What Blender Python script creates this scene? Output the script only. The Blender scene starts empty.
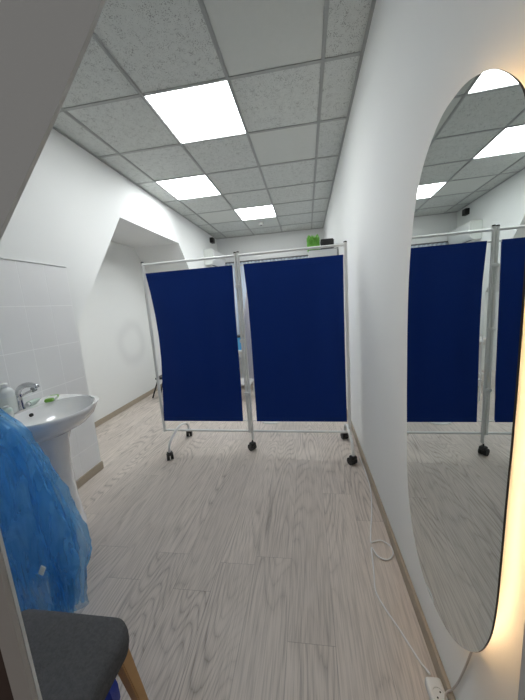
import bpy, bmesh, math, random
from mathutils import Vector, Matrix
random.seed(7)
S = bpy.context.scene
# ---------------------------------------------------------------- camera
H = 1.3432
cam_d = bpy.data.cameras.new('camera'); cam = bpy.data.objects.new('camera', cam_d)
S.collection.objects.link(cam); S.camera = cam
yaw, pitch, roll = -0.1451, -0.1544, -0.0697
cy, sy, cp, sp, cr, sr = math.cos(yaw), math.sin(yaw), math.cos(pitch), math.sin(pitch), math.cos(roll), math.sin(roll)
F = Vector((sy*cp, cy*cp, sp)); Rt = Vector((cy, -sy, 0)); U = Rt.cross(F)
Xc = Rt*cr + U*sr; Yc = U*cr - Rt*sr
m = Matrix((Xc, Yc, -F)).transposed().to_4x4(); m.translation = (0, 0, H)
cam.matrix_world = m
cam_d.sensor_fit = 'AUTO'; cam_d.sensor_width = 36
cam_d.lens = 276.59/700*36
cam_d.shift_x = -6.16/700; cam_d.shift_y = -3.9/700
cam_d.clip_start = 0.02
# ---------------------------------------------------------------- world, exposure
w = bpy.data.worlds.new('hall_ambience'); S.world = w; w.use_nodes = True
w.node_tree.nodes['Background'].inputs[0].default_value = (0.90, 0.88, 0.87, 1)
w.node_tree.nodes['Background'].inputs[1].default_value = 0.22
S.view_settings.view_transform = 'Standard'; S.view_settings.look = 'None'
S.view_settings.gamma = 1; S.view_settings.use_curve_mapping = False
S.view_settings.exposure = 0.0
PANEL_W = 17.5      # radiance of the ceiling light panels
LED_W = 17.0       # radiance of the strip behind the mirror
# ---------------------------------------------------------------- room numbers
XL, XR, ZC, YE = -1.862, 0.409, 2.781, 6.068
XREC = -2.60
GX, GY = -1.0322, 1.9812      # ceiling grid crossing
YD = 0.27                     # doorway partition, room side
# ---------------------------------------------------------------- materials
def srgb(r, g, b):
    f = lambda c: ((c/255+0.055)/1.055)**2.4 if c > 10 else c/255/12.92
    return (f(r), f(g), f(b), 1)
class NT:
    def __init__(s, name):
        s.m = bpy.data.materials.new(name); s.m.use_nodes = True; s.t = s.m.node_tree
        s.b = s.t.nodes['Principled BSDF']
    def n(s, typ, **kw):
        nd = s.t.nodes.new(typ)
        for k, v in kw.items():
            if k.startswith('i_'):
                key = k[2:]; key = int(key) if key.isdigit() else key.replace('_', ' ')
                if isinstance(v, bpy.types.NodeSocket): s.t.links.new(v, nd.inputs[key])
                else: nd.inputs[key].default_value = v
            else: setattr(nd, k, v)
        return nd
    def l(s, a, b): s.t.links.new(a, b)
    def math(s, op, a, b=0.0, c=0.0):
        nd = s.t.nodes.new('ShaderNodeMath'); nd.operation = op
        for i, v in enumerate((a, b, c)):
            if isinstance(v, bpy.types.NodeSocket): s.t.links.new(v, nd.inputs[i])
            else: nd.inputs[i].default_value = v
        return nd.outputs[0]
    def mix(s, fac, a, b):
        nd = s.t.nodes.new('ShaderNodeMix'); nd.data_type = 'RGBA'
        for i, v in ((0, fac), (6, a), (7, b)):
            if isinstance(v, bpy.types.NodeSocket): s.t.links.new(v, nd.inputs[i])
            else: nd.inputs[i].default_value = v
        return nd.outputs[2]
    def bump(s, h, strength=0.2, dist=0.01):
        nd = s.n('ShaderNodeBump', i_Strength=strength, i_Distance=dist); s.l(h, nd.inputs['Height']); s.l(nd.outputs[0], s.b.inputs['Normal'])
def mat(name, col, rough=0.5, metal=0.0, noise=0.04, scale=20, bump=0.0, spec=0.5, alpha=1, trans=0, coat=0):
    t = NT(name); b = t.b
    tc = t.n('ShaderNodeTexCoord')
    nz = t.n('ShaderNodeTexNoise', i_Scale=scale, i_Detail=4.0); t.l(tc.outputs['Object'], nz.inputs['Vector'])
    dark = tuple(c*(1-noise) for c in col[:3])+(1,); lite = tuple(min(1, c*(1+noise)) for c in col[:3])+(1,)
    t.l(t.mix(nz.outputs[0], dark, lite), b.inputs['Base Color'])
    b.inputs['Roughness'].default_value = rough; b.inputs['Metallic'].default_value = metal
    b.inputs['Specular IOR Level'].default_value = spec; b.inputs['Alpha'].default_value = alpha
    b.inputs['Transmission Weight'].default_value = trans; b.inputs['Coat Weight'].default_value = coat
    if bump: t.bump(nz.outputs[0], bump, 0.004)
    return t.m
def emis(name, col, st):
    t = NT(name); t.b.inputs['Base Color'].default_value = col
    t.b.inputs['Emission Color'].default_value = col; t.b.inputs['Emission Strength'].default_value = st
    return t.m
M = {}
def wall_mat():
    t = NT('white_paint'); tc = t.n('ShaderNodeTexCoord')
    n1 = t.n('ShaderNodeTexNoise', i_Scale=1.3, i_Detail=3.0); t.l(tc.outputs['Object'], n1.inputs[0])
    n2 = t.n('ShaderNodeTexNoise', i_Scale=160.0, i_Detail=2.0); t.l(tc.outputs['Object'], n2.inputs[0])
    t.l(t.mix(n1.outputs[0], srgb(231, 232, 230), srgb(238, 239, 237)), t.b.inputs['Base Color'])
    t.b.inputs['Roughness'].default_value = 0.75
    t.bump(n2.outputs[0], 0.12, 0.002); return t.m
M['wall'] = wall_mat()
def recess_mat():
    # white paint with a faint ring-shaped grey stain
    t = NT('stained_white_paint'); tc = t.n('ShaderNodeTexCoord'); sp_ = t.n('ShaderNodeSeparateXYZ'); t.l(tc.outputs['Object'], sp_.inputs[0])
    dy = t.math('SUBTRACT', sp_.outputs[1], 3.78); dz = t.math('SUBTRACT', sp_.outputs[2], 0.90)
    n1 = t.n('ShaderNodeTexNoise', i_Scale=3.0, i_Detail=3.0); t.l(tc.outputs['Object'], n1.inputs[0])
    r = t.math('SQRT', t.math('ADD', t.math('MULTIPLY', dy, dy), t.math('MULTIPLY', dz, dz)))
    r = t.math('ADD', r, t.math('MULTIPLY', n1.outputs[0], 0.10))
    g = t.math('DIVIDE', t.math('SUBTRACT', r, 0.31), 0.085)
    k = t.math('POWER', 2.718, t.math('MULTIPLY', t.math('MULTIPLY', g, g), -1.0))
    k = t.math('MULTIPLY', k, 0.38)
    t.l(t.mix(t.math('MULTIPLY', k, 0.6), srgb(234, 235, 232), srgb(190, 191, 190)), t.b.inputs['Base Color'])
    t.b.inputs['Roughness'].default_value = 0.75; return t.m
M['recess'] = recess_mat()
def floor_mat():
    t = NT('grey_oak_laminate'); tc = t.n('ShaderNodeTexCoord'); s3 = t.n('ShaderNodeSeparateXYZ'); t.l(tc.outputs['Object'], s3.inputs[0])
    W, L = 0.19, 1.29
    xs = t.math('DIVIDE', t.math('ADD', s3.outputs[0], 0.33+1.9*2), W); ix = t.math('FLOOR', xs); fx = t.math('FRACT', xs)
    wn = t.n('ShaderNodeTexWhiteNoise', noise_dimensions='1D'); t.l(ix, wn.inputs['W'])
    ys = t.math('ADD', t.math('DIVIDE', s3.outputs[1], L), t.math('MULTIPLY', wn.outputs[0], 7.3)); iy = t.math('FLOOR', ys); fy = t.math('FRACT', ys)
    wn2 = t.n('ShaderNodeTexWhiteNoise', noise_dimensions='2D'); cb = t.n('ShaderNodeCombineXYZ'); t.l(ix, cb.inputs[0]); t.l(iy, cb.inputs[1]); t.l(cb.outputs[0], wn2.inputs['Vector'])
    off = t.math('MULTIPLY', wn2.outputs[0], 57.0)
    v = t.n('ShaderNodeCombineXYZ'); t.l(t.math('MULTIPLY', s3.outputs[0], 4.2), v.inputs[0]); t.l(t.math('MULTIPLY', s3.outputs[1], 0.55), v.inputs[1]); t.l(off, v.inputs[2])
    n = t.n('ShaderNodeTexNoise', i_Scale=1.0, i_Detail=1.2, i_Roughness=0.35); t.l(v.outputs[0], n.inputs[0])
    v3 = t.n('ShaderNodeCombineXYZ'); t.l(t.math('MULTIPLY', s3.outputs[0], 60.0), v3.inputs[0]); t.l(t.math('MULTIPLY', s3.outputs[1], 6.0), v3.inputs[1]); t.l(off, v3.inputs[2])
    nw = t.n('ShaderNodeTexNoise', i_Scale=1.0, i_Detail=2.0); t.l(v3.outputs[0], nw.inputs[0])
    ring = t.math('ADD', t.math('MULTIPLY', n.outputs[0], 120.0), t.math('MULTIPLY', nw.outputs[0], 1.6))
    rg = t.math('ABSOLUTE', t.math('SINE', ring)); rg = t.math('POWER', rg, 0.38)
    n4 = t.n('ShaderNodeTexNoise', i_Scale=1.0, i_Detail=2.0); v4 = t.n('ShaderNodeCombineXYZ'); t.l(t.math('MULTIPLY', s3.outputs[0], 3.0), v4.inputs[0]); t.l(t.math('MULTIPLY', s3.outputs[1], 0.9), v4.inputs[1]); t.l(t.math('ADD', off, 9.0), v4.inputs[2]); t.l(v4.outputs[0], n4.inputs[0])
    mr = t.n('ShaderNodeMapRange', i_1=0.36, i_2=0.62, i_3=0.15, i_4=1.0); t.l(n4.outputs[0], mr.inputs[0])
    rg = t.math('SUBTRACT', 1.0, t.math('MULTIPLY', t.math('SUBTRACT', 1.0, rg), mr.outputs[0]))
    v2 = t.n('ShaderNodeCombineXYZ'); t.l(t.math('MULTIPLY', s3.outputs[0], 190.0), v2.inputs[0]); t.l(t.math('MULTIPLY', s3.outputs[1], 7.0), v2.inputs[1]); t.l(off, v2.inputs[2])
    n2 = t.n('ShaderNodeTexNoise', i_Scale=1.0, i_Detail=3.0); t.l(v2.outputs[0], n2.inputs[0])
    k = t.math('ADD', t.math('MULTIPLY', rg, 0.56), t.math('MULTIPLY', t.math('SUBTRACT', n2.outputs[0], 0.12), 0.95))
    col = t.mix(k, srgb(92, 82, 74), srgb(216, 205, 195))
    pl = t.n('ShaderNodeMapRange', i_1=0.0, i_2=1.0, i_3=0.95, i_4=1.03); t.l(wn2.outputs[0], pl.inputs[0])
    hs = t.n('ShaderNodeHueSaturation'); t.l(col, hs.inputs['Color']); t.l(pl.outputs[0], hs.inputs['Value'])
    e = t.math('MINIMUM', t.math('MINIMUM', fx, t.math('SUBTRACT', 1.0, fx)), t.math('MULTIPLY', t.math('MINIMUM', fy, t.math('SUBTRACT', 1.0, fy)), L/W))
    gp = t.math('LESS_THAN', e, 0.006)
    t.l(t.mix(t.math('MULTIPLY', gp, 0.38), hs.outputs[0], srgb(95, 88, 82)), t.b.inputs['Base Color'])
    rr = t.n('ShaderNodeMapRange', i_1=0.0, i_2=1.0, i_3=0.62, i_4=0.46); t.l(k, rr.inputs[0]); t.l(rr.outputs[0], t.b.inputs['Roughness'])
    t.b.inputs['Specular IOR Level'].default_value = 0.4
    t.bump(k, 0.10, 0.002); return t.m
M['floor'] = floor_mat()
def ctile_mat(name, pits):
    t = NT(name); tc = t.n('ShaderNodeTexCoord')
    n = t.n('ShaderNodeTexNoise', i_Scale=35.0, i_Detail=4.0); t.l(tc.outputs['Object'], n.inputs[0])
    base = t.mix(n.outputs[0], srgb(200, 203, 200), srgb(218, 221, 217)) if pits else t.mix(n.outputs[0], srgb(208, 211, 206), srgb(214, 216, 212))
    if pits:
        v = t.n('ShaderNodeTexVoronoi', i_Scale=135.0, i_Randomness=1.0); t.l(tc.outputs['Object'], v.inputs[0])
        n3 = t.n('ShaderNodeTexNoise', i_Scale=30.0, i_Detail=1.0); t.l(tc.outputs['Object'], n3.inputs[0])
        thr = t.math('MULTIPLY', n3.outputs[0], 0.66)
        h = t.math('LESS_THAN', v.outputs['Distance'], t.math('SUBTRACT', thr, 0.06))
        base = t.mix(t.math('MULTIPLY', h, 0.55), base, srgb(95, 96, 94))
        t.bump(t.math('SUBTRACT', 1.0, h), 0.3, 0.003)
    t.l(base, t.b.inputs['Base Color']); t.b.inputs['Roughness'].default_value = 0.9; t.b.inputs['Specular IOR Level'].default_value = 0.1
    return t.m
M['ctile'] = ctile_mat('pinholed_mineral_tile', True); M['cplain'] = ctile_mat('smooth_mineral_tile', False)
M['tbar'] = mat('grey_grid_metal', srgb(168, 170, 168), 0.5, 0.1)
M['tile'] = mat('glazed_white_tile', srgb(236, 236, 235), 0.4, noise=0.02, scale=6)
M['grout'] = mat('pale_grout', srgb(252, 252, 250), 0.8)
M['base'] = mat('taupe_baseboard', srgb(168, 156, 138), 0.5, noise=0.10, scale=30)
M['ceramic'] = mat('white_ceramic', srgb(240, 240, 239), 0.12, noise=0.01, coat=0.4)
M['chrome'] = mat('chrome', (0.62, 0.62, 0.63, 1), 0.15, 1.0, noise=0.02)
M['black'] = mat('black_plastic', srgb(18, 18, 19), 0.45)
M['navy'] = None
M['white_metal'] = mat('white_powder_coat', srgb(228, 229, 227), 0.4, noise=0.02)
M['white_plastic'] = mat('white_plastic', srgb(225, 226, 224), 0.4, noise=0.02)
M['grey_plastic'] = mat('grey_plastic', srgb(120, 122, 124), 0.5)
M['trim'] = mat('off_white_trim_paint', srgb(196, 190, 184), 0.6)
M['brown'] = mat('dark_brown_wood', srgb(74, 52, 42), 0.6, noise=0.25, scale=12)
M['wood'] = mat('light_beech_wood', srgb(196, 152, 98), 0.5, noise=0.16, scale=18, bump=0.05)
M['bottle'] = mat('milky_plastic', srgb(222, 226, 224), 0.35, trans=0.12)
M['gel'] = mat('pale_green_gel', srgb(205, 222, 212), 0.3, trans=0.2)
M['green'] = mat('lime_green_foil', srgb(120, 170, 60), 0.35, noise=0.2, scale=60)
M['label'] = mat('white_paper_label', srgb(222, 226, 220), 0.6)
M['leaf'] = mat('artificial_grass_green', srgb(128, 196, 84), 0.6, noise=0.45, scale=90)
M['led'] = emis('warm_led', (1.0, 0.68, 0.38, 1), LED_W)
M['panel'] = emis('cool_white_diffuser', (0.95, 0.985, 1.0, 1), PANEL_W)
M['blue_plastic'] = mat('blue_plastic_sheet', srgb(20, 48, 150), 0.3, noise=0.5, scale=25, bump=0.4)
M['sky'] = mat('sky_blue_cover', srgb(96, 176, 226), 0.5)
M['coat'] = mat('white_cotton', srgb(206, 204, 206), 0.9, noise=0.05)
M['curtain'] = mat('pale_blue_curtain', srgb(214, 224, 236), 0.85, noise=0.03)
M['cupboard'] = mat('pale_grey_laminate', srgb(208, 209, 207), 0.45, noise=0.02)
M['seatvinyl'] = mat('cream_vinyl', srgb(214, 208, 200), 0.5)
M['mirror_dark'] = mat('dark_mirror_edge', srgb(70, 66, 60), 0.3, 0.6)
def weave(name, col, sc, b=0.25, rough=0.85, noise=0.15):
    t = NT(name); tc = t.n('ShaderNodeTexCoord')
    n = t.n('ShaderNodeTexNoise', i_Scale=sc, i_Detail=3.0, i_Roughness=0.7); t.l(tc.outputs['Object'], n.inputs[0])
    n2 = t.n('ShaderNodeTexNoise', i_Scale=4.0, i_Detail=3.0); t.l(tc.outputs['Object'], n2.inputs[0])
    k = t.math('ADD', t.math('MULTIPLY', n.outputs[0], 0.75), t.math('MULTIPLY', n2.outputs[0], 0.25))
    t.l(t.mix(k, tuple(c*(1-noise) for c in col[:3])+(1,), tuple(min(1, c*(1+noise)) for c in col[:3])+(1,)), t.b.inputs['Base Color'])
    t.b.inputs['Roughness'].default_value = rough; t.b.inputs['Specular IOR Level'].default_value = 0.2
    t.bump(n.outputs[0], b, 0.003); return t.m
M['navy'] = weave('navy_woven_nylon', srgb(4, 46, 122), 300, 0.15, 0.7, 0.06)
M['greyfab'] = weave('charcoal_wool_felt', srgb(88, 88, 90), 110, 0.8, 0.95, 0.6)
def mirror_mat():
    t = NT('mirror_silvering'); t.b.inputs['Base Color'].default_value = (0.70, 0.735, 0.72, 1)
    t.b.inputs['Metallic'].default_value = 1; t.b.inputs['Roughness'].default_value = 0.0; return t.m
M['mirror'] = mirror_mat()
def tulle_mat():
    t = NT('blue_translucent_tulle'); nt = t.t; out = nt.nodes['Material Output']
    tc = t.n('ShaderNodeTexCoord'); mp = t.n('ShaderNodeMapping'); mp.inputs['Scale'].default_value = (22, 22, 1.6); t.l(tc.outputs['Object'], mp.inputs[0])
    n = t.n('ShaderNodeTexNoise', i_Scale=1.0, i_Detail=4.0, i_Distortion=0.6); t.l(mp.outputs[0], n.inputs[0])
    col = t.mix(n.outputs[0], srgb(76, 172, 240), srgb(168, 222, 250))
    d = t.n('ShaderNodeBsdfDiffuse'); t.l(col, d.inputs[0]); tl = t.n('ShaderNodeBsdfTranslucent'); t.l(col, tl.inputs[0])
    m1 = t.n('ShaderNodeMixShader', i_0=0.45); t.l(d.outputs[0], m1.inputs[1]); t.l(tl.outputs[0], m1.inputs[2])
    tr = t.n('ShaderNodeBsdfTransparent'); tr.inputs[0].default_value = (0.80, 0.92, 1, 1)
    mr = t.n('ShaderNodeMapRange', i_1=0.32, i_2=0.68, i_3=0.14, i_4=0.50); t.l(n.outputs[0], mr.inputs[0])
    m2 = t.n('ShaderNodeMixShader'); t.l(mr.outputs[0], m2.inputs[0]); t.l(tr.outputs[0], m2.inputs[1]); t.l(m1.outputs[0], m2.inputs[2])
    t.l(m2.outputs[0], out.inputs[0]); return t.m
M['tulle'] = tulle_mat()
# ---------------------------------------------------------------- helpers
C = S.collection
def link(name, bm, material, parent=None, smooth=False, loc=None):
    me = bpy.data.meshes.new(name); bmesh.ops.recalc_face_normals(bm, faces=bm.faces[:]); bm.to_mesh(me); bm.free()
    for mm in (material if isinstance(material, (list, tuple)) else [material]): me.materials.append(mm)
    if smooth:
        for p in me.polygons: p.use_smooth = True
    o = bpy.data.objects.new(name, me); C.objects.link(o)
    if loc: o.location = loc
    if parent: o.parent = parent
    return o
def autosmooth(o, ang=40):
    me = o.data
    for p in me.polygons: p.use_smooth = True
    bm = bmesh.new(); bm.from_mesh(me)
    for e in bm.edges:
        if len(e.link_faces) == 2 and e.calc_face_angle(0) > math.radians(ang): e.smooth = False
    bm.to_mesh(me); bm.free(); return o
def box(bm, x0, y0, z0, x1, y1, z1, bev=0.0, mi=0, mtx=None):
    b = bmesh.new(); bmesh.ops.create_cube(b, size=1)
    for v in b.verts: v.co = Vector(((x0+x1)/2+v.co.x*(x1-x0), (y0+y1)/2+v.co.y*(y1-y0), (z0+z1)/2+v.co.z*(z1-z0)))
    if bev: bmesh.ops.bevel(b, geom=b.edges[:], offset=bev, segments=3, affect='EDGES', profile=0.5)
    merge(bm, b, mi, mtx); return bm
def merge(bm, b, mi=0, mtx=None):
    vm = {}
    for v in b.verts: vm[v] = bm.verts.new(mtx @ v.co if mtx else v.co)
    for f in b.faces:
        try:
            nf = bm.faces.new([vm[v] for v in f.verts]); nf.material_index = mi
        except ValueError: pass
    b.free()
def tube(bm, pts, r, n=12, cap=True, mi=0):
    pts = [Vector(p) for p in pts]; rs = r if isinstance(r, (list, tuple)) else [r]*len(pts)
    rings = []; up = None
    for i, p in enumerate(pts):
        if i == 0: d = pts[1]-pts[0]
        elif i == len(pts)-1: d = pts[-1]-pts[-2]
        else: d = (pts[i+1]-p).normalized()+(p-pts[i-1]).normalized()
        d.normalize()
        if up is None: up = Vector((0, 0, 1)) if abs(d.z) < 0.9 else Vector((0, 1, 0))
        a = d.cross(up)
        if a.length < 1e-4: a = d.cross(Vector((1, 0, 0)))
        a.normalize(); b_ = a.cross(d).normalized(); up = b_
        rings.append([bm.verts.new(p + (a*math.cos(2*math.pi*k/n)+b_*math.sin(2*math.pi*k/n))*rs[i]) for k in range(n)])
    for i in range(len(rings)-1):
        for k in range(n):
            f = bm.faces.new((rings[i][k], rings[i][(k+1) % n], rings[i+1][(k+1) % n], rings[i+1][k])); f.material_index = mi
    if cap:
        for rg in (rings[0], rings[-1]):
            f = bm.faces.new(rg); f.material_index = mi
    return bm
def lathe(bm, prof, n=28, c=(0, 0, 0), mi=0):
    rings = []
    for r, z in prof:
        rings.append([bm.verts.new((c[0]+r*math.cos(2*math.pi*k/n), c[1]+r*math.sin(2*math.pi*k/n), c[2]+z)) for k in range(n)])
    for i in range(len(rings)-1):
        for k in range(n):
            f = bm.faces.new((rings[i][k], rings[i][(k+1) % n], rings[i+1][(k+1) % n], rings[i+1][k])); f.material_index = mi
    bm.faces.new(rings[0]); bm.faces.new(rings[-1]); return bm
def spline(pts, n=8):
    P = [Vector(p) for p in pts]; P = [P[0]*2-P[1]]+P+[P[-1]*2-P[-2]]; out = []
    for i in range(1, len(P)-2):
        for k in range(n):
            t = k/n; a, b, c, d = P[i-1:i+3]
            out.append(0.5*((2*b)+(c-a)*t+(2*a-5*b+4*c-d)*t*t+(3*b-a-3*c+d)*t**3))
    out.append(P[-2]); return out
def prism(bm, poly, axis, a, b, mi=0):
    # poly: 2D points in the two other axes, extruded along axis from a to b
    def mk(p, h):
        return {'x': (h, p[0], p[1]), 'y': (p[0], h, p[1]), 'z': (p[0], p[1], h)}[axis]
    A = [bm.verts.new(mk(p, a)) for p in poly]; B = [bm.verts.new(mk(p, b)) for p in poly]
    f1 = bm.faces.new(A); f2 = bm.faces.new(B); f1.material_index = f2.material_index = mi
    for i in range(len(poly)):
        f = bm.faces.new((A[i], A[(i+1) % len(A)], B[(i+1) % len(A)], B[i])); f.material_index = mi
    return bm
def thing(name, label, cat, loc=(0, 0, 0), group=None):
    o = bpy.data.objects.new(name, None); C.objects.link(o); o.location = loc; o.empty_display_size = 0.1
    o['label'] = label; o['category'] = cat
    if group: o['group'] = group
    return o
def tag(o, label, cat, group=None):
    o['label'] = label; o['category'] = cat
    if group: o['group'] = group
    return o
def struct(name, bm, material, parent=None, smooth=False):
    o = link(name, bm, material, parent, smooth)
    o['kind'] = 'structure'; return o
# ---------------------------------------------------------------- room shell
bm = bmesh.new(); box(bm, XREC-0.1, -1.3, -0.08, 1.5, YE+0.1, 0); struct('floor', bm, M['floor'])
# ceiling tiles
def gx(i): return GX+(i-1)*0.6
def gy(j): return GY+(j-1)*0.6
LIGHTS = [(1, 1), (0, 3), (1, 5)]
bm = bmesh.new(); box(bm, XREC-0.1, YD-0.05, ZC+0.06, 1.5, YE+0.1, ZC+0.12, mi=0)
xs = [XL]+[gx(i) for i in (0, 1, 2, 3)]+[XR]
ys = [YD-0.02]+[gy(j) for j in range(-1, 8)]+[YE]
for a in range(len(xs)-1):
    for b in range(len(ys)-1):
        i = a-1; j = b-2
        if (i, j) in LIGHTS: continue
        mi = 1 if (i, j) in ((2, 0), (2, 2), (0, 5), (1, 6)) else 0
        box(bm, xs[a]+0.004, ys[b]+0.004, ZC+0.004, xs[a+1]-0.004, ys[b+1]-0.004, ZC+0.018, mi=mi)
ceil = struct('ceiling', bm, [M['ctile'], M['cplain']])
bm = bmesh.new(); bw = 0.012
for x in xs[1:-1]: box(bm, x-bw, YD, ZC-0.002, x+bw, YE, ZC+0.0035); box(bm, x-0.004, YD, ZC-0.006, x+0.004, YE, ZC-0.002)
for y in ys[1:-1]: box(bm, XL, y-bw, ZC-0.0015, XR, y+bw, ZC+0.003)
box(bm, XL, YD, ZC-0.004, XL+0.02, YE, ZC); box(bm, XR-0.02, 0.5, ZC-0.004, XR, YE, ZC); box(bm, XL, YE-0.02, ZC-0.004, XR, YE, ZC)
struct('trim_1', bm, M['tbar'])
# left wall with the mansard niche running down to the floor
N = [(2.03, 0), (2.03, 1.268), (2.799, 2.319), (4.135, 2.325), (5.02, 1.268), (5.02, 0)]
bm = bmesh.new()
Z2, Y0_, Y1_ = ZC+0.06, YD-0.02, YE+0.05
for poly in ([(Y0_, 0), N[0], N[1], (Y0_, N[1][1])], [(Y0_, N[1][1]), N[1], N[2], (Y0_, N[2][1])], [(Y0_, N[2][1]), N[2], (N[2][0], Z2), (Y0_, Z2)],
             [N[2], N[3], (N[3][0], Z2), (N[2][0], Z2)], [N[3], (Y1_, N[3][1]), (Y1_, Z2), (N[3][0], Z2)], [N[4], (Y1_, N[4][1]), (Y1_, N[3][1]), N[3]], [N[5], (Y1_, 0), (Y1_, N[4][1]), N[4]]):
    bm.faces.new([bm.verts.new((XL, y, z)) for y, z in poly])
A = [bm.verts.new((XL, y, z)) for y, z in N]; B = [bm.verts.new((XREC, y, z)) for y, z in N]
for i in range(len(N)-1): bm.faces.new((A[i], A[i+1], B[i+1], B[i]))
fb = bm.faces.new(B); fb.material_index = 1
bmesh.ops.remove_doubles(bm, verts=bm.verts[:], dist=1e-5)
struct('wall_left', bm, [M['wall'], M['recess']])
# right wall, back wall, doorway partition
bm = bmesh.new(); prism(bm, [(0.53, 0), (YE+0.05, 0), (YE+0.05, ZC+0.06), (0.53, ZC+0.06)], 'x', XR, XR+0.12)
box(bm, XR+0.12, 0.53, 0, 1.5, 0.65, ZC+0.06); struct('wall_right', bm, M['wall'])
bm = bmesh.new(); box(bm, XL-0.02, YE, 0, XR+0.1, YE+0.1, ZC+0.06); struct('wall_back', bm, M['wall'])
k = 0.53/YD   # the slanted head of the doorway partition, given at y = 0.53
sl = [(x/k, H+(z-H)/k) for x, z in ((-0.822, 1.283), (-0.63, 1.513), (-0.467, 1.699), (-0.357, 1.833), (-0.32, 1.882), (-0.25, 1.99))]
bm = bmesh.new()
poly = [(-0.4127, 0)]+[(-0.4127, sl[0][1])]+sl[1:]+[(0.10, 2.2), (0.10, ZC), (XL, ZC), (XL, 0)]
prism(bm, poly, 'y', YD-0.004, YD); struct('wall_front', bm, M['wall'])
bm = bmesh.new(); box(bm, -0.4450, YD-0.0115, 0, -0.4127, YD-0.0045, 1.25, 0.001); struct('trim_2', bm, M['trim'])
bm = bmesh.new(); box(bm, -0.60, YD-0.011, 0, -0.4455, YD-0.0045, 1.2, 0.001); struct('trim_3', bm, M['brown'])
# baseboards
bm = bmesh.new(); box(bm, XR-0.015, 0.53, 0, XR-0.0005, YE, 0.068, 0.004); struct('baseboard_right', bm, M['base'])
bm = bmesh.new(); box(bm, XL+0.0005, YD, 0, XL+0.015, 2.032, 0.068, 0.004); box(bm, XL+0.0005, 5.02, 0, XL+0.015, YE, 0.068, 0.004); struct('baseboard_left', bm, M['base'])
bm = bmesh.new(); box(bm, XREC+0.0005, 2.03, 0, XREC+0.015, 5.02, 0.068, 0.004); struct('baseboard_niche', bm, M['base'])
bm = bmesh.new(); box(bm, XL, YE-0.015, 0, XR, YE-0.0005, 0.068, 0.004); struct('baseboard_back', bm, M['base'])
# wall tiles behind the washbasin: pattern of one clad panel
bm = bmesh.new(); ty0, ty1, tz1 = 2.012-0.192*7, 2.012, 1.727
box(bm, XL+0.0004, ty0, 0.07, XL+0.004, ty1, tz1, mi=1)
for c in range(7):
    for r in range(6):
        y1 = ty1-0.192*c; z1 = tz1-0.294*r; z0 = max(z1-0.294, 0.072)
        if z1 < 0.1: continue
        box(bm, XL+0.003, y1-0.1900, z0+0.0025, XL+0.0046, y1-0.0020, z1-0.0025, 0.0005)
struct('wall_tiling', bm, [M['tile'], M['grout']])
bm = bmesh.new(); box(bm, XL+0.0005, ty0, tz1+0.001, XL+0.011, ty1, tz1+0.009, 0.002); struct('trim_4', bm, M['white_plastic'])
# ---------------------------------------------------------------- ceiling light panels
LL = [('large square ceiling light panel nearest in view above the front of the room', 0), ('square ceiling light panel nearest the left wall, middle in distance', 0), ('smallest square ceiling light panel, farthest away near the back wall', 0)]
for (i, j), (lb, _) in zip(LIGHTS, LL):
    x0, y0 = gx(i), gy(j); cx_, cy_ = x0+0.3, y0+0.3
    t = thing('ceiling_light', lb, 'ceiling light', (cx_, cy_, ZC), 'square light panels in the ceiling grid')
    b = bmesh.new()
    for s in (-1, 1):
        box(b, s*0.297-0.01 if s > 0 else -0.297, -0.297, 0.0038, 0.297 if s > 0 else -0.287, 0.297, 0.02)
        box(b, -0.287, 0.287 if s > 0 else -0.297, 0.0038, 0.287, 0.297 if s > 0 else -0.287, 0.02)
    link('frame', b, M['white_metal'], t)
    b = bmesh.new(); box(b, -0.287, -0.287, 0.006, 0.287, 0.287, 0.016); link('diffuser', b, M['panel'], t)
# smoke detector
t = thing('smoke_detector', 'small round white smoke detector on the far ceiling beyond the last light panel', 'smoke detector', (-0.749, 5.24, ZC-0.001))
b = bmesh.new(); lathe(b, [(0.05, 0), (0.05, -0.012), (0.042, -0.03), (0.02, -0.036)]); autosmooth(link('housing', b, M['white_plastic'], t))
b = bmesh.new(); lathe(b, [(0.016, -0.034), (0.016, -0.046), (0.012, -0.05)], 16); autosmooth(link('sensor_cap', b, M['grey_plastic'], t))
# ---------------------------------------------------------------- mirror with warm light behind
OUT = [(.298, 1.13), (.295, 1.27), (.284, 1.41), (.258, 1.54), (.218, 1.645), (.172, 1.710), (.116, 1.752), (.045, 1.782), (-.024, 1.785), (-.078, 1.777), (-.128, 1.758), (-.178, 1.729), (-.230, 1.678), (-.258, 1.63), (-.276, 1.55), (-.281, 1.38), (-.281, 1.2),
       (-.279, 1.06), (-.275, .93), (-.272, .80), (-.268, .69), (-.255, .598), (-.220, .508), (-.158, .427), (-.085, .372), (0, .345), (.075, .342), (.145, .370), (.210, .430), (.258, .520), (.283, .63), (.292, .77), (.297, .95)]
def closed(pts, n=5):
    P_ = [Vector((p[0], p[1], 0)) for p in pts]; N_ = len(P_); o = []
    for i in range(N_):
        a, b, c, d = P_[i-1], P_[i], P_[(i+1) % N_], P_[(i+2) % N_]
        for k_ in range(n):
            t = k_/n; q_ = 0.5*((2*b)+(c-a)*t+(2*a-5*b+4*c-d)*t*t+(3*b-a-3*c+d)*t**3); o.append((q_.x, q_.y))
    return o
OUTL = closed(OUT)
def inset(d):
    o = []; n_ = len(OUTL)
    for i in range(n_):
        a, b = OUTL[i-1], OUTL[(i+1) % n_]; tx, ty = b[0]-a[0], b[1]-a[1]; l = math.hypot(tx, ty); o.append((OUTL[i][0]-ty/l*d, OUTL[i][1]+tx/l*d))
    return o
mir = thing('wall_mirror', 'tall pill-shaped mirror with warm backlight on the right wall', 'mirror', (0.3622, 0.80, 0))
mir.rotation_euler = (0, 0, -0.0269)
b = bmesh.new(); prism(b, OUTL, 'x', 0.0, 0.004)
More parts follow.
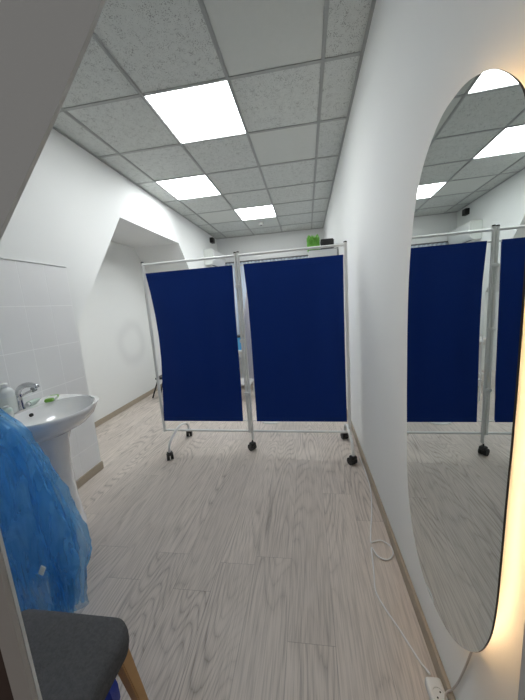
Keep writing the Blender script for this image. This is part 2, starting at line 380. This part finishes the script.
for f in b.faces:
    f.material_index = 0 if abs(f.calc_center_median().x) < 1e-4 else 1
link('glass', b, [M['mirror'], M['mirror_dark']], mir)
b = bmesh.new()
sg = 1 if abs(inset(0.06)[0][0]) < abs(OUTL[0][0]) else -1
o1, o2 = inset(sg*0.055), inset(sg*0.075)
n_ = len(o1)
V = [[b.verts.new((x, p[0], p[1])) for p in o] for o, x in ((o1, 0.0045), (o1, 0.028), (o2, 0.028), (o2, 0.0045))]
for a in range(4):
    for i in range(n_): b.faces.new((V[a][i], V[a][(i+1) % n_], V[(a+1) % 4][(i+1) % n_], V[(a+1) % 4][i]))
link('backing_frame', b, M['white_metal'], mir)
b = bmesh.new(); pts = [(0.018, p[0], p[1]) for p in inset(sg*0.047)]
tube(b, pts+[pts[0]], 0.0035, 8, False); link('led_strip', b, M['led'], mir)
# ---------------------------------------------------------------- washbasin
wb = thing('washbasin', 'white ceramic pedestal washbasin on the tiled left wall', 'washbasin', (XL+0.008, 1.40, 0))
RIM = [(0.0, 0.285), (0.12, 0.288), (0.26, 0.270), (0.36, 0.235), (0.44, 0.185), (0.500, 0.10), (0.528, 0.0), (0.515, -0.10), (0.47, -0.185), (0.40, -0.235), (0.28, -0.272), (0.12, -0.288), (0.0, -0.285)]
RIMs = [(p.x, p.y) for p in spline([(a, b_, 0) for a, b_ in RIM], 6)]
RIMs += [(0.0, -0.285+0.57*i/20) for i in range(1, 20)]
def ring_at(s, cx0, z, zt=0.0, keepwall=0.0):
    o = []
    for x, y in RIMs:
        X = cx0+(x-cx0)*s; Y = y*s
        if keepwall: X = max(X, keepwall) if x > 1e-6 or True else X
        o.append((X, Y, z+zt*x))
    return o
b = bmesh.new()
def addring(pts): return [b.verts.new(p) for p in pts]
zr = 0.800
rings = [ring_at(0.42, 0.17, 0.63), ring_at(0.60, 0.17, 0.655), ring_at(0.82, 0.16, 0.70), ring_at(0.95, 0.12, 0.745), ring_at(1.0, 0.12, 0.778), ring_at(1.0, 0.12, 0.794), ring_at(0.985, 0.15, zr)]
for r_ in rings[:4]:
    for i, p in enumerate(r_): r_[i] = (max(p[0], 0.0), p[1], p[2])
# inner bowl, pushed away from the wall to leave the tap deck
def bowl(s, z, cx0=0.305):
    o = []
    for x, y in RIMs:
        a = math.atan2(y/0.285, (x-0.25)/0.26); ca_, sa_ = math.cos(a), math.sin(a)
        rx = 0.213 if ca_ > 0 else 0.175
        o.append((cx0+rx*s*math.copysign(abs(ca_)**0.85, ca_), 0.247*s*math.copysign(abs(sa_)**0.85, sa_), z))
    return o
rings += [bowl(1.0, zr-0.002), bowl(0.96, zr-0.02), bowl(0.86, zr-0.07), bowl(0.66, zr-0.115), bowl(0.35, zr-0.135), bowl(0.08, zr-0.14)]
R_ = [addring(r_) for r_ in rings]
for a in range(len(R_)-1):
    for i in range(len(RIMs)):
        b.faces.new((R_[a][i], R_[a][(i+1) % len(RIMs)], R_[a+1][(i+1) % len(RIMs)], R_[a+1][i]))
b.faces.new(R_[0]); b.faces.new(R_[-1]); autosmooth(link('basin', b, M['ceramic'], wb), 50)
b = bmesh.new()
prof = []
PR = [(0.0, 0.134), (0.02, 0.134), (0.05, 0.126), (0.2, 0.114), (0.45, 0.112), (0.58, 0.122), (0.668, 0.15)]
rr = []
for z, r in PR:
    rr.append([b.verts.new((0.195+r*1.18*math.cos(a)*(1.0 if math.cos(a) > 0 else 0.8), r*0.92*math.sin(a), z)) for a in [2*math.pi*k_/36 for k_ in range(36)]])
for a in range(len(rr)-1):
    for i in range(36): b.faces.new((rr[a][i], rr[a][(i+1) % 36], rr[a+1][(i+1) % 36], rr[a+1][i]))
b.faces.new(rr[0]); b.faces.new(rr[-1])
autosmooth(link('pedestal', b, M['ceramic'], wb), 50)
b = bmesh.new(); mt = Matrix.Translation((0.1475, 0.0, zr-0.036)) @ Matrix.Rotation(math.radians(70), 4, 'Y')
bb = bmesh.new(); lathe(bb, [(0.011, -0.008), (0.011, 0.004), (0.009, 0.0065)], 20); merge(b, bb, 0, mt); link('overflow_hole', b, M['black'], wb)
b = bmesh.new(); lathe(b, [(0.022, 0), (0.022, 0.003), (0.016, 0.005)], 20, (0.318, 0, zr-0.1405)); link('drain', b, M['chrome'], wb)
# tap
tp = thing('mixer_tap', 'chrome single-lever mixer tap standing on the washbasin deck', 'tap', (XL+0.085, 1.40, zr+0.0005))
b = bmesh.new(); lathe(b, [(0.027, 0), (0.027, 0.008), (0.022, 0.014), (0.021, 0.075), (0.023, 0.085), (0.018, 0.1)], 24); autosmooth(link('tap_body', b, M['chrome'], tp))
b = bmesh.new(); tube(b, spline([(0, 0, 0.06), (0.004, 0.002, 0.10), (0.022, 0.008, 0.135), (0.06, 0.02, 0.150), (0.098, 0.032, 0.140), (0.110, 0.036, 0.124)], 6), 0.0155, 14); autosmooth(link('spout', b, M['chrome'], tp))
b = bmesh.new(); tube(b, [(0.0, 0.0, 0.075), (0.012, 0.045, 0.09), (0.02, 0.085, 0.098)], [0.008, 0.007, 0.009], 12); 
autosmooth(link('lever', b, M['chrome'], tp))
b = bmesh.new(); tube(b, [(0.018, 0.078, 0.098), (0.024, 0.10, 0.102)], [0.016, 0.014], 16); link('lever_knob', b, M['grey_plastic'], tp)
# bottles on the basin
def bottle(name, label, x, y, z, r, h, body, cap, pump=False):
    t = thing(name, label, 'bottle', (x, y, z))
    b = bmesh.new(); lathe(b, [(r*0.9, 0), (r, 0.006), (r, h*0.68), (r*0.82, h*0.80), (r*0.42, h*0.86), (r*0.42, h*0.9)], 28); autosmooth(link('bottle_body', b, body, t))
    b = bmesh.new(); lathe(b, [(r*0.5, h*0.885), (r*0.5, h*0.985), (r*0.42, h)], 24); autosmooth(link('cap', b, cap, t))
    b = bmesh.new(); lathe(b, [(r*1.004, h*0.18), (r*1.012, h*0.19), (r*1.012, h*0.55), (r*1.004, h*0.56)], 28); autosmooth(link('paper_label', b, M['label'], t))
    if pump:
        b = bmesh.new(); tube(b, [(0, 0, h*0.96), (0, 0, h*1.12), (0.03, 0.004, h*1.13)], 0.005, 10); link('pump_nozzle', b, cap, t)
    return t
bottle('soap_bottle', 'tall milky white bottle behind the blue tulle at the tap', XL+0.085, 1.335, zr+0.0005, 0.044, 0.185, M['bottle'], M['white_plastic'])
bottle('soap_bottle', 'short translucent bottle between the tall white bottle and the tap', XL+0.170, 1.262, zr+0.0005, 0.026, 0.075, M['gel'], M['white_plastic'])
# green sachet on the far rim and the gel tube below the lever
t = thing('wet_wipe_pack', 'small lime green packet on the far rim of the washbasin', 'packet', (XL+0.14, 1.565, zr+0.0015)); t.rotation_euler = (0, 0, 0.5)
b = bmesh.new(); box(b, -0.025, -0.06, 0, 0.025, 0.06, 0.022, 0.009); autosmooth(link('wrapper', b, M['green'], t), 60)
b = bmesh.new(); box(b, -0.0255, -0.035, 0.003, 0.0258, 0.025, 0.0225, 0.004); autosmooth(link('label_panel', b, M['label'], t))
t = thing('gel_tube', 'pale green gel tube lying between the tap and the lime packet', 'tube', (XL+0.085, 1.49, zr+0.018)); t.rotation_euler = (0, 0, 0.25)
b = bmesh.new(); tube(b, [(0, -0.045, 0), (0, 0.01, 0), (0, 0.05, 0)], [0.017, 0.017, 0.008], 18); autosmooth(link('tube_body', b, M['gel'], t))
b = bmesh.new(); tube(b, [(0, -0.062, 0), (0, -0.0455, 0)], 0.012, 16); link('cap', b, M['white_plastic'], t)
# ---------------------------------------------------------------- rolling folding screen
scr = thing('folding_screen', 'navy blue two-panel medical screen on castors across the room', 'folding screen', (-0.567, 2.352, 0))
def P(x, z, dy=0.0): return (x+0.567, (x+0.567)*(-0.0295)+dy, z)
def post(x, z0, z1, name='post', r=0.0135):
    b = bmesh.new(); tube(b, [P(x, z0), P(x, z1)], r, 14); o = autosmooth(link(name, b, M['white_metal'], scr))
    c_ = bmesh.new(); tube(c_, [P(x, z1), P(x, z1+0.010)], [r+0.001, r-0.002], 14); c = autosmooth(link('end_cap', c_, M['black'], o)); return o
post(-1.431, 0.175, 1.768); post(0.320, 0.175, 1.768); post(-0.576, 0.175, 1.772, r=0.012); post(-0.550, 0.105, 1.775, r=0.012)
for z, xa, xb, nm in ((1.752, -1.431, -0.576, 'top_rail'), (1.752, -0.552, 0.320, 'top_rail'), (0.188, -1.431, -0.576, 'bottom_rail'), (0.188, -0.552, 0.320, 'bottom_rail')):
    b = bmesh.new(); tube(b, [P(xa, z), P(xb, z)], 0.0105, 12); autosmooth(link(nm, b, M['white_metal'], scr))
for z, nm in ((1.669, 'fabric_rod'), (0.292, 'fabric_rod')):
    for xa, xb in ((-1.431, -0.576), (-0.552, 0.320)):
        b = bmesh.new(); tube(b, [P(xa, z), P(xb, z)], 0.005, 8); autosmooth(link(nm, b, M['white_metal'], scr))
def interp(L, z):
    L = sorted(L, key=lambda p: p[1])
    if z <= L[0][1]: return L[0][0]
    for (xa, za), (xb, zb) in zip(L, L[1:]):
        if z <= zb:
            t = (z-za)/(zb-za); return xa+(xb-xa)*t
    return L[-1][0]
def fabric(L, R__, sd):
    b = bmesh.new(); nx, nz = 44, 56; z0, z1 = 0.285, 1.678; rnd = random.Random(sd); ph = [rnd.uniform(0, 6) for _ in range(6)]
    g = []
    for j in range(nz+1):
        z = z0+(z1-z0)*j/nz; xa, xb = interp(L, z), interp(R__, z); row = []
        for i in range(nx+1):
            u = i/nx; x = xa+(xb-xa)*u; e = math.sin(math.pi*j/nz)
            d = e*(0.004*math.sin(5*u*2+ph[0]+z)+0.003*math.sin(19*u+ph[1]+2*z)) + 0.006*e*math.exp(-((u if u < .5 else 1-u)/0.05)**2)
            row.append((x, z, d))
        g.append(row)
    fr = [[b.verts.new(P(x, z, -0.007+d)) for x, z, d in row] for row in g]
    bk = [[b.verts.new(P(x, z, 0.006+d)) for x, z, d in row] for row in g]
    for q_ in (fr, bk):
        for j in range(nz):
            for i in range(nx): b.faces.new((q_[j][i], q_[j][i+1], q_[j+1][i+1], q_[j+1][i]))
    def rim(A, B):
        for a in range(len(A)-1): b.faces.new((A[a], A[a+1], B[a+1], B[a]))
    rim(fr[0], bk[0]); rim(fr[-1], bk[-1]); rim([r[0] for r in fr], [r[0] for r in bk]); rim([r[-1] for r in fr], [r[-1] for r in bk])
    o = autosmooth(link('fabric_panel', b, M['navy'], scr), 60)
    for zz in (z1-0.045, z0+0.035):
        b = bmesh.new(); xa, xb = interp(L, zz), interp(R__, zz); tube(b, [P(xa+0.004, zz, -0.0078), P(xb-0.004, zz, -0.0078)], 0.0009, 6); link('hem_stitching', b, M['navy'], o)
fabric([(-1.409, 1.67), (-1.388, 1.50), (-1.373, 1.30), (-1.367, 1.1), (-1.372, 0.9), (-1.392, 0.64), (-1.421, 0.29)], [(-0.606, 1.67), (-0.616, 1.30), (-0.620, 0.95), (-0.622, 0.63), (-0.631, 0.29)], 1)
fabric([(-0.508, 1.67), (-0.495, 1.38), (-0.494, 1.035), (-0.497, 0.67), (-0.499, 0.29)], [(0.302, 1.67), (0.299, 1.3), (0.297, 0.91), (0.297, 0.57), (0.298, 0.29)], 2)
def castor(x, y, ztop, ang):
    lx, ly = x+0.567, y-2.352
    ca, sa = math.cos(ang), math.sin(ang)
    b = bmesh.new(); tube(b, [(lx, ly, 0.068), (lx, ly, ztop)], 0.006, 10)
    bb = bmesh.new(); box(bb, -0.024, -0.024, 0.050, 0.024, 0.026, 0.078, 0.008)
    merge(b, bb, 0, Matrix.Translation((lx, ly, 0)) @ Matrix.Rotation(ang, 4, 'Z')); o = autosmooth(link('castor', b, M['black'], scr))
    for s in (-1, 1):
        c_ = bmesh.new(); off = 0.017*s
        tube(c_, [(lx+ca*(off-0.011)-sa*0.012, ly+sa*(off-0.011)+ca*0.012, 0.0315), (lx+ca*(off+0.011)-sa*0.012, ly+sa*(off+0.011)+ca*0.012, 0.0315)], 0.0313, 20)
        autosmooth(link('wheel', c_, M['black'], o))
castor(-0.556, 2.346, 0.10, 0.9)
for x0, x1, yf, yr in ((-1.285, -1.298, 2.166, 2.611), (0.314, 0.305, 2.133, 2.554)):
    b = bmesh.new(); lx0, lx1 = x0+0.567, x1+0.567; f0, f1 = yf-2.352, yr-2.352
    pts = spline([(lx0, f0, 0.08), (lx0, f0+0.004, 0.12), (lx0, f0+0.05, 0.17), ((lx0*.6+lx1*.4), f0*.6+f1*.4, 0.205), ((lx0+lx1)/2, (f0+f1)/2+0.01, 0.212), ((lx0*.4+lx1*.6), f0*.4+f1*.6+0.04, 0.203), (lx1, f1-0.04, 0.165), (lx1, f1-0.004, 0.12), (lx1, f1, 0.08)], 5)
    tube(b, pts, 0.0115, 12); autosmooth(link('foot_arch', b, M['white_metal'], scr))
    castor(x0, yf, 0.085, 0.6); castor(x1, yr, 0.085, 0.3)
for z in (0.55, 1.03, 1.5):
    b = bmesh.new(); box(b, -0.026, -0.016, z-0.014, 0.024, 0.016, z+0.014, 0.004); link('hinge_clip', b, M['white_plastic'], scr)
# ---------------------------------------------------------------- things beyond the screen
t = thing('air_conditioner', 'white wall air conditioner high on the left wall near the corner', 'air conditioner', (XL+0.001, 5.56, 2.27))
b = bmesh.new(); prism(b, [(0, -0.15), (0.12, -0.15), (0.17, -0.10), (0.195, 0.0), (0.195, 0.10), (0.17, 0.15), (0, 0.15)], 'y', -0.38, 0.38)
bmesh.ops.bevel(b, geom=b.edges[:], offset=0.008, segments=2, affect='EDGES'); autosmooth(link('housing', b, M['white_plastic'], t))
b = bmesh.new(); prism(b, [(0.004, -0.142), (0.118, -0.142), (0.163, -0.097), (0.187, 0.0), (0.187, 0.096), (0.163, 0.142), (0.004, 0.142)], 'y', -0.386, -0.3805); link('side_panel', b, M['label'], t)
b = bmesh.new(); box(b, 0.121, -0.33, -0.148, 0.166, 0.33, -0.141, 0.002, mtx=Matrix.Translation((0, 0, -0.006))); link('air_flap', b, M['grey_plastic'], t)
b = bmesh.new(); tube(b, [(0.10, -0.3885, -0.03), (0.10, -0.3865, -0.03)], 0.012, 14); link('round_badge', b, M['grey_plastic'], t)
b = bmesh.new(); box(b, -0.0005+0.001, -0.06, -0.05, 0.07, 0.06, 0.05, 0.006); tag(link('wall_speaker', b, M['black'], None, loc=(XL, 5.66, 2.665)), 'small black box high on the left wall under the ceiling', 'speaker')
# curtain pelmet and curtain over the end wall
t = thing('curtain_pelmet', 'long white pelmet across the back wall above the curtain', 'pelmet', (0, YE, 0))
b = bmesh.new(); box(b, XL+0.005, -0.11, 2.265, 0.40, -0.001, 2.395, 0.004); link('pelmet_box', b, M['white_plastic'], t)
b = bmesh.new(); box(b, XL+0.16, -0.085, 2.238, 0.38, -0.055, 2.2645, 0.002); link('curtain_rail', b, M['grey_plastic'], t)
bm = bmesh.new()
for s_ in (0, 1):
    y = -0.01
box(bm, -1.5, YE-0.014, 0.9, -0.2, YE-0.001, 2.15, 0.003); box(bm, -0.88, YE-0.022, 0.95, -0.82, YE-0.013, 2.1, 0.003)
struct('window_1', bm, M['white_plastic'])
b = bmesh.new(); n_ = 260; rows = []
for zz in (0.12, 1.2, 2.238):
    rows.append([b.verts.new((XL+0.17+(0.36-XL-0.17)*i/n_, YE-0.07+0.022*math.sin(i*0.62+zz*0.3), zz)) for i in range(n_+1)])
for a in range(2):
    for i in range(n_): b.faces.new((rows[a][i], rows[a][i+1], rows[a+1][i+1], rows[a+1][i]))
oc = link('curtain', b, M['curtain'], None, True); sd = oc.modifiers.new('thickness', 'SOLIDIFY'); sd.thickness = 0.003
tag(oc, 'pale blue-white pleated curtain on the back wall below the pelmet', 'curtain')
# tall cupboard
t = thing('cupboard', 'tall pale grey cupboard at the right wall behind the screen', 'cupboard', (0.223, 3.72, 0))
b = bmesh.new(); box(b, -0.17, -0.20, 0.0, 0.17, 0.20, 1.93, 0.003); link('cabinet_body', b, M['cupboard'], t)
for z0, z1 in ((0.04, 0.92), (0.93, 1.90)):
    b = bmesh.new(); box(b, -0.155, -0.218, z0, 0.150, -0.2005, z1, 0.003); d = link('door', b, M['cupboard'], t)
    b = bmesh.new(); zc_ = (z0+z1)/2; tube(b, [(-0.12, -0.219, zc_-0.06), (-0.12, -0.235, zc_-0.055), (-0.12, -0.235, zc_+0.055), (-0.12, -0.219, zc_+0.06)], 0.004, 8); link('handle', b, M['chrome'], d)
b = bmesh.new(); box(b, 0.1705, -0.20, 0.0, 0.182, -0.18, 1.925, 0.002); box(b, -0.17, -0.2015, 1.931, 0.182, -0.185, 1.938, 0.001); link('edge_strip', b, M['grey_plastic'], t)
t = thing('artificial_grass', 'square block of bright green artificial grass on top of the cupboard', 'artificial plant', (0.118, 3.62, 1.9385))
b = bmesh.new(); box(b, -0.075, -0.05, 0, 0.075, 0.05, 0.06, 0.004); link('planter', b, M['leaf'], t)
b = bmesh.new(); rnd = random.Random(3)
for _ in range(520):
    x, y = rnd.uniform(-0.072, 0.072), rnd.uniform(-0.048, 0.048); z = rnd.uniform(0.02, 0.150); a = rnd.uniform(0, 6.28); l = rnd.uniform(0.03, 0.045); w_ = 0.006
    d = Vector((math.cos(a)*0.012, math.sin(a)*0.012, l)); s_ = Vector((-math.sin(a), math.cos(a), 0))*w_; p = Vector((x, y, z))
    vs = [b.verts.new(p-s_), b.verts.new(p+s_), b.verts.new(p+d*0.6+s_*0.8), b.verts.new(p+d), b.verts.new(p+d*0.6-s_*0.8)]; b.faces.new(vs)
o = link('grass_blades', b, M['leaf'], t); sd = o.modifiers.new('thickness', 'SOLIDIFY'); sd.thickness = 0.0012
t = thing('storage_box', 'black box on the cupboard to the right of the green grass', 'box', (0.288, 3.62, 1.9385))
b = bmesh.new(); box(b, -0.085, -0.07, 0, 0.065, 0.07, 0.120, 0.012); autosmooth(link('box_body', b, M['black'], t))
b = bmesh.new(); box(b, 0.0655, -0.06, 0.010, 0.074, 0.06, 0.110, 0.003); link('end_plate', b, M['grey_plastic'], t)
# treatment couch
t = thing('treatment_couch', 'cream padded treatment couch behind the screen gap', 'couch', (-1.15, 4.9, 0))
b = bmesh.new(); box(b, -0.33, -0.85, 0.60, 0.33, 0.85, 0.68, 0.025); autosmooth(link('mattress', b, M['seatvinyl'], t))
b = bmesh.new(); box(b, -0.31, -0.82, 0.55, 0.31, 0.82, 0.5995, 0.003); link('couch_frame', b, M['white_metal'], t)
for sx in (-1, 1):
    for sy_ in (-1, 1):
        b = bmesh.new(); tube(b, [(sx*0.27, sy_*0.7, 0.0), (sx*0.27, sy_*0.7, 0.5495)], 0.018, 12); link('leg', b, M['white_metal'], t)
b = bmesh.new(); box(b, -0.30, -0.80, 0.18, 0.30, 0.80, 0.20, 0.002); link('lower_shelf', b, M['white_metal'], t)
# trolley with blue box
t = thing('instrument_trolley', 'white two-shelf trolley seen through the gap of the screen', 'trolley', (-0.98, 3.72, 0))
for z in (0.25, 0.72):
    b = bmesh.new(); box(b, -0.17, -0.15, z, 0.17, 0.15, z+0.018, 0.004); link('shelf', b, M['white_metal'], t)
for sx in (-1, 1):
    for sy_ in (-1, 1):
        b = bmesh.new(); tube(b, [(sx*0.155, sy_*0.135, 0.0), (sx*0.155, sy_*0.135, 0.78)], 0.009, 10); link('leg', b, M['white_metal'], t)
t = thing('storage_box', 'sky blue box on the top shelf of the trolley behind the screen gap', 'box', (-0.99, 3.72, 0.7385))
b = bmesh.new(); box(b, -0.12, -0.10, 0, 0.12, 0.10, 0.17, 0.006); autosmooth(link('box_body', b, M['sky'], t))
b = bmesh.new(); box(b, -0.124, -0.104, 0.1705, 0.124, 0.104, 0.190, 0.004); autosmooth(link('lid', b, M['black'], t))
# coat stand with white coats
t = thing('coat_stand', 'white metal coat stand just behind the middle posts of the screen', 'coat stand', (-0.46, 3.05, 0))
b = bmesh.new(); tube(b, [(0, 0, 0.0145), (0, 0, 1.56)], 0.011, 12); link('pole', b, M['white_metal'], t)
b = bmesh.new(); lathe(b, [(0.15, 0), (0.15, 0.008), (0.02, 0.014)], 24); link('base_plate', b, M['white_metal'], t)
for a in (0.2, 3.14):
    b = bmesh.new(); tube(b, [(0, 0, 1.50), (0.08*math.cos(a), 0.08*math.sin(a), 1.53), (0.13*math.cos(a), 0.13*math.sin(a), 1.55), (0.15*math.cos(a), 0.15*math.sin(a), 1.58)], 0.006, 8); link('hook', b, M['white_metal'], t)
b = bmesh.new(); n_ = 72; rows = []
for j in range(15):
    v = j/14; z = 1.53-v*1.02; sr_ = 0.03+0.055*min(1, v*3)+0.012*v; row = []
    for i in range(n_):
        a = 2*math.pi*i/n_; f_ = 1+0.16*math.sin(7*a+v*1.5)*min(1, v*4)+0.07*math.sin(13*a)
        row.append(b.verts.new((sr_*1.05*f_*math.cos(a), sr_*0.75*f_*math.sin(a), z)))
    rows.append(row)
for j in range(14):
    for i in range(n_): b.faces.new((rows[j][i], rows[j][(i+1) % n_], rows[j+1][(i+1) % n_], rows[j+1][i]))
o = link('lab_coat', b, M['coat'], None, True, loc=(-0.61, 3.05, 0)); tag(o, 'white coat hanging on the coat stand behind the screen gap', 'coat')
# folding chair whose black legs show beside the left post
t = thing('step_stool', 'low black stool in the niche, its leg peeping past the left post of the screen', 'stool', (-2.19, 3.95, 0))
b = bmesh.new(); box(b, -0.16, -0.12, 0.30, 0.16, 0.12, 0.33, 0.008); autosmooth(link('seat', b, M['black'], t))
for sx in (-1, 1):
    for s in (-1, 1):
        b = bmesh.new(); tube(b, [(sx*0.24, s*0.12, 0.012), (sx*0.13, s*0.09, 0.2995)], 0.011, 10); link('leg', b, M['black'], t)
# ---------------------------------------------------------------- stool in the foreground
st = thing('upholstered_stool', 'charcoal felt stool with beech legs at the bottom left', 'stool', (-0.750, 0.452, 0))
b = bmesh.new(); hx, hy, rc = 0.207, 0.168, 0.062; out = []
for (cx_, cy_, a0) in ((hx-rc, hy-rc, 0), (-hx+rc, hy-rc, 1), (-hx+rc, -hy+rc, 2), (hx-rc, -hy+rc, 3)):
    for k_ in range(9): a = (a0+k_/8)*math.pi/2; out.append((cx_+rc*math.cos(a), cy_+rc*math.sin(a)))
zs = [(0.90, 0.385), (0.985, 0.392), (1.0, 0.41), (1.0, 0.43), (0.985, 0.446), (0.94, 0.4555), (0.8, 0.460), (0.55, 0.4615), (0.3, 0.460), (0.16, 0.456), (0.07, 0.446)]
rr = [[b.verts.new((x*s, y*s, z)) for x, y in out] for s, z in zs]
for a in range(len(rr)-1):
    for i in range(len(out)): b.faces.new((rr[a][i], rr[a][(i+1) % len(out)], rr[a+1][(i+1) % len(out)], rr[a+1][i]))
b.faces.new(rr[0]); b.faces.new(rr[-1]); seat = autosmooth(link('seat', b, M['greyfab'], st), 60)
b = bmesh.new(); lathe(b, [(0.018, 0.4515), (0.0195, 0.458), (0.014, 0.463), (0.002, 0.464)], 22); autosmooth(link('button', b, M['greyfab'], seat))
b = bmesh.new(); box(b, -0.17, -0.13, 0.35, 0.17, 0.13, 0.3845, 0.004); link('seat_frame', b, M['wood'], st)
for sx in (-1, 1):
    for sy_ in (-1, 1):
        b = bmesh.new(); tx, ty = sx*0.178, sy_*0.120; bx_, by_ = sx*0.200, sy_*0.172
        va = []
        for (cx_, cy_, z, h) in ((bx_, by_, 0.0, 0.011), (tx, ty, 0.384, 0.0175)):
            va.append([b.verts.new((cx_+a_*h, cy_+c_*h, z)) for a_, c_ in ((-1, -1), (1, -1), (1, 1), (-1, 1))])
        for i in range(4): b.faces.new((va[0][i], va[0][(i+1) % 4], va[1][(i+1) % 4], va[1][i]))
        b.faces.new(va[0]); b.faces.new(va[1]); bmesh.ops.bevel(b, geom=b.edges[:], offset=0.003, segments=2, affect='EDGES')
        link('leg', b, M['wood'], st)
# blue plastic bag under the stool
b = bmesh.new(); bmesh.ops.create_icosphere(b, subdivisions=4, radius=1); rnd = random.Random(5)
from mathutils import noise as mn
for v in b.verts:
    n0 = mn.noise(v.co*2.2)*0.28+mn.noise(v.co*6)*0.10; c = v.co*(1+n0)
    v.co = Vector((c.x*0.135, c.y*0.10, min(max(c.z*0.21, -0.17), 0.165)))
tag(autosmooth(link('plastic_bag', b, M['blue_plastic'], None, loc=(-0.742, 0.525, 0.1705)), 25), 'crumpled dark blue plastic bag on the floor under the stool', 'bag')
# ---------------------------------------------------------------- blue tulle
def tulle(name, cx, cy, prof, ax, ay, folds, amp, seed, a0=0, a1=2*math.pi, n=260, parent=None):
    b = bmesh.new(); rnd = random.Random(seed); ph = [rnd.uniform(0, 6.28) for _ in range(8)]; rows = []
    full = abs(a1-a0-2*math.pi) < 1e-3; m_ = 34
    L = spline([(r, 0, z) for r, z in prof], 6); 
    for j, p in enumerate(L):
        v = j/(len(L)-1); row = []
        for i in range(n+(0 if full else 1)):
            a = a0+(a1-a0)*i/n
            f_ = 1+amp*v**0.6*(0.50*math.sin(folds*a+ph[0]+2.2*v)+0.30*math.sin(folds*1.7*a+ph[1]-3*v)+0.25*math.sin(folds*0.45*a+ph[2]+1.2*v))+0.02*mn.noise(Vector((math.cos(a)*3, math.sin(a)*3, v*6+seed)))
            if full: f_ = 1+amp*v**0.6*(0.50*math.sin(folds*a+ph[0]+2.2*v)+0.30*math.sin(int(folds*1.7)*a+ph[1]-3*v)+0.25*math.sin(int(folds*0.45)*a+ph[2]+1.2*v))
            q3 = Vector((math.cos(a)*p.x*16, math.sin(a)*p.x*16, p.z*11+seed*3)); f_ += (mn.noise(q3)*0.055+mn.noise(q3*2.6)*0.03)*min(1, v*3)
            z = p.z+(0.035*v*math.sin(5*a+ph[3])+0.02*v*math.sin(11*a+ph[4]))
            row.append(b.verts.new((cx+p.x*ax*f_*math.cos(a), cy+p.x*ay*f_*math.sin(a), max(z, 0.006))))
        rows.append(row)
    w_ = len(rows[0])
    for j in range(len(rows)-1):
        for i in range(w_ if full else w_-1): b.faces.new((rows[j][i], rows[j][(i+1) % w_], rows[j+1][(i+1) % w_], rows[j+1][i]))
    return link(name, b, M['tulle'], parent, True)
tu = thing('tulle_skirt', 'blue translucent tulle heap hanging in folds before the washbasin', 'tulle', (-1.36, 0.85, 0))
PF = [(0.02, 1.17), (0.10, 1.08), (0.18, 0.985), (0.25, 0.90), (0.295, 0.78), (0.335, 0.64), (0.375, 0.50), (0.395, 0.38), (0.365, 0.25), (0.335, 0.08)]
for nm, sc, fo, am, sd_ in (('outer_layer', 1.0, 11, 0.10, 1), ('middle_layer', 0.88, 15, 0.13, 2), ('inner_layer', 0.74, 19, 0.16, 4)):
    tulle(nm, 0, 0, [(r*sc, z-(1-sc)*0.10) for r, z in PF], 1.0, 0.48, fo, am, sd_, parent=tu)
b = bmesh.new(); box(b, -0.010, -0.002, -0.02, 0.010, 0.002, 0.02, 0.001, mtx=Matrix.Translation((0.352, -0.10, 0.43)) @ Matrix.Rotation(0.5, 4, 'Y')); link('paper_tag', b, M['label'], tu)
# ---------------------------------------------------------------- cables and power strip on the floor
ps = thing('power_strip', 'white power strip on the floor by the right baseboard', 'power strip', (0.372, 0.695, 0)); ps.rotation_euler = (0, 0, 0.03)
b = bmesh.new(); box(b, -0.026, -0.13, 0.0, 0.026, 0.13, 0.036, 0.009); autosmooth(link('housing', b, M['white_plastic'], ps), 60)
for yy in (0.082, 0.022, -0.038, -0.095):
    b = bmesh.new(); lathe(b, [(0.0205, 0.0362), (0.0205, 0.0385), (0.0185, 0.0385), (0.0175, 0.0365)], 26, (0, yy, 0)); s_ = autosmooth(link('socket', b, M['white_plastic'], ps))
    b = bmesh.new()
    for q in (-1, 1): lathe(b, [(0.0026, 0.0362), (0.0026, 0.0372)], 12, (q*0.0070, yy+q*0.0070, 0))
    link('socket_hole', b, M['black'], s_)
cabpts = [(0.384, 2.25), (0.386, 1.877), (0.35, 1.65), (0.318, 1.52), (0.290, 1.40), (0.305, 1.395), (0.345, 1.405), (0.384, 1.375), (0.386, 1.325), (0.350, 1.290), (0.305, 1.30), (0.284, 1.35), (0.276, 1.30), (0.262, 1.20), (0.252, 1.13), (0.269, 1.068), (0.311, 0.977), (0.347, 0.89), (0.368, 0.841)]
b = bmesh.new(); sp3 = spline([(x, y, 0.0045+(0.006 if k_ in (10, 11) else 0)+(0.012 if k_ == len(cabpts)-1 else 0)) for k_, (x, y) in enumerate(cabpts)], 8)
tube(b, sp3, 0.0040, 8); autosmooth(link('power_cable', b, M['ceramic'])).__setitem__('label', 'thin white cable looping over the floor along the right wall to the power strip')
bpy.data.objects['power_cable']['category'] = 'cable'
b = bmesh.new(); tube(b, spline([(0.396, 0.66, 0.42), (0.404, 0.685, 0.35), (0.4045, 0.712, 0.25), (0.4045, 0.742, 0.15), (0.402, 0.765, 0.085), (0.386, 0.768, 0.062), (0.374, 0.745, 0.045), (0.372, 0.730, 0.040)], 8), 0.0027, 8)
tag(autosmooth(link('mirror_cable', b, M['trim'])), 'short grey cable hanging from the mirror bottom to the power strip', 'cable')
# ---------------------------------------------------------------- hallway the camera stands in
bm = bmesh.new(); box(bm, 1.5, -1.3, 0, 1.6, 0.65, ZC+0.06); struct('wall_hall', bm, M['wall'])
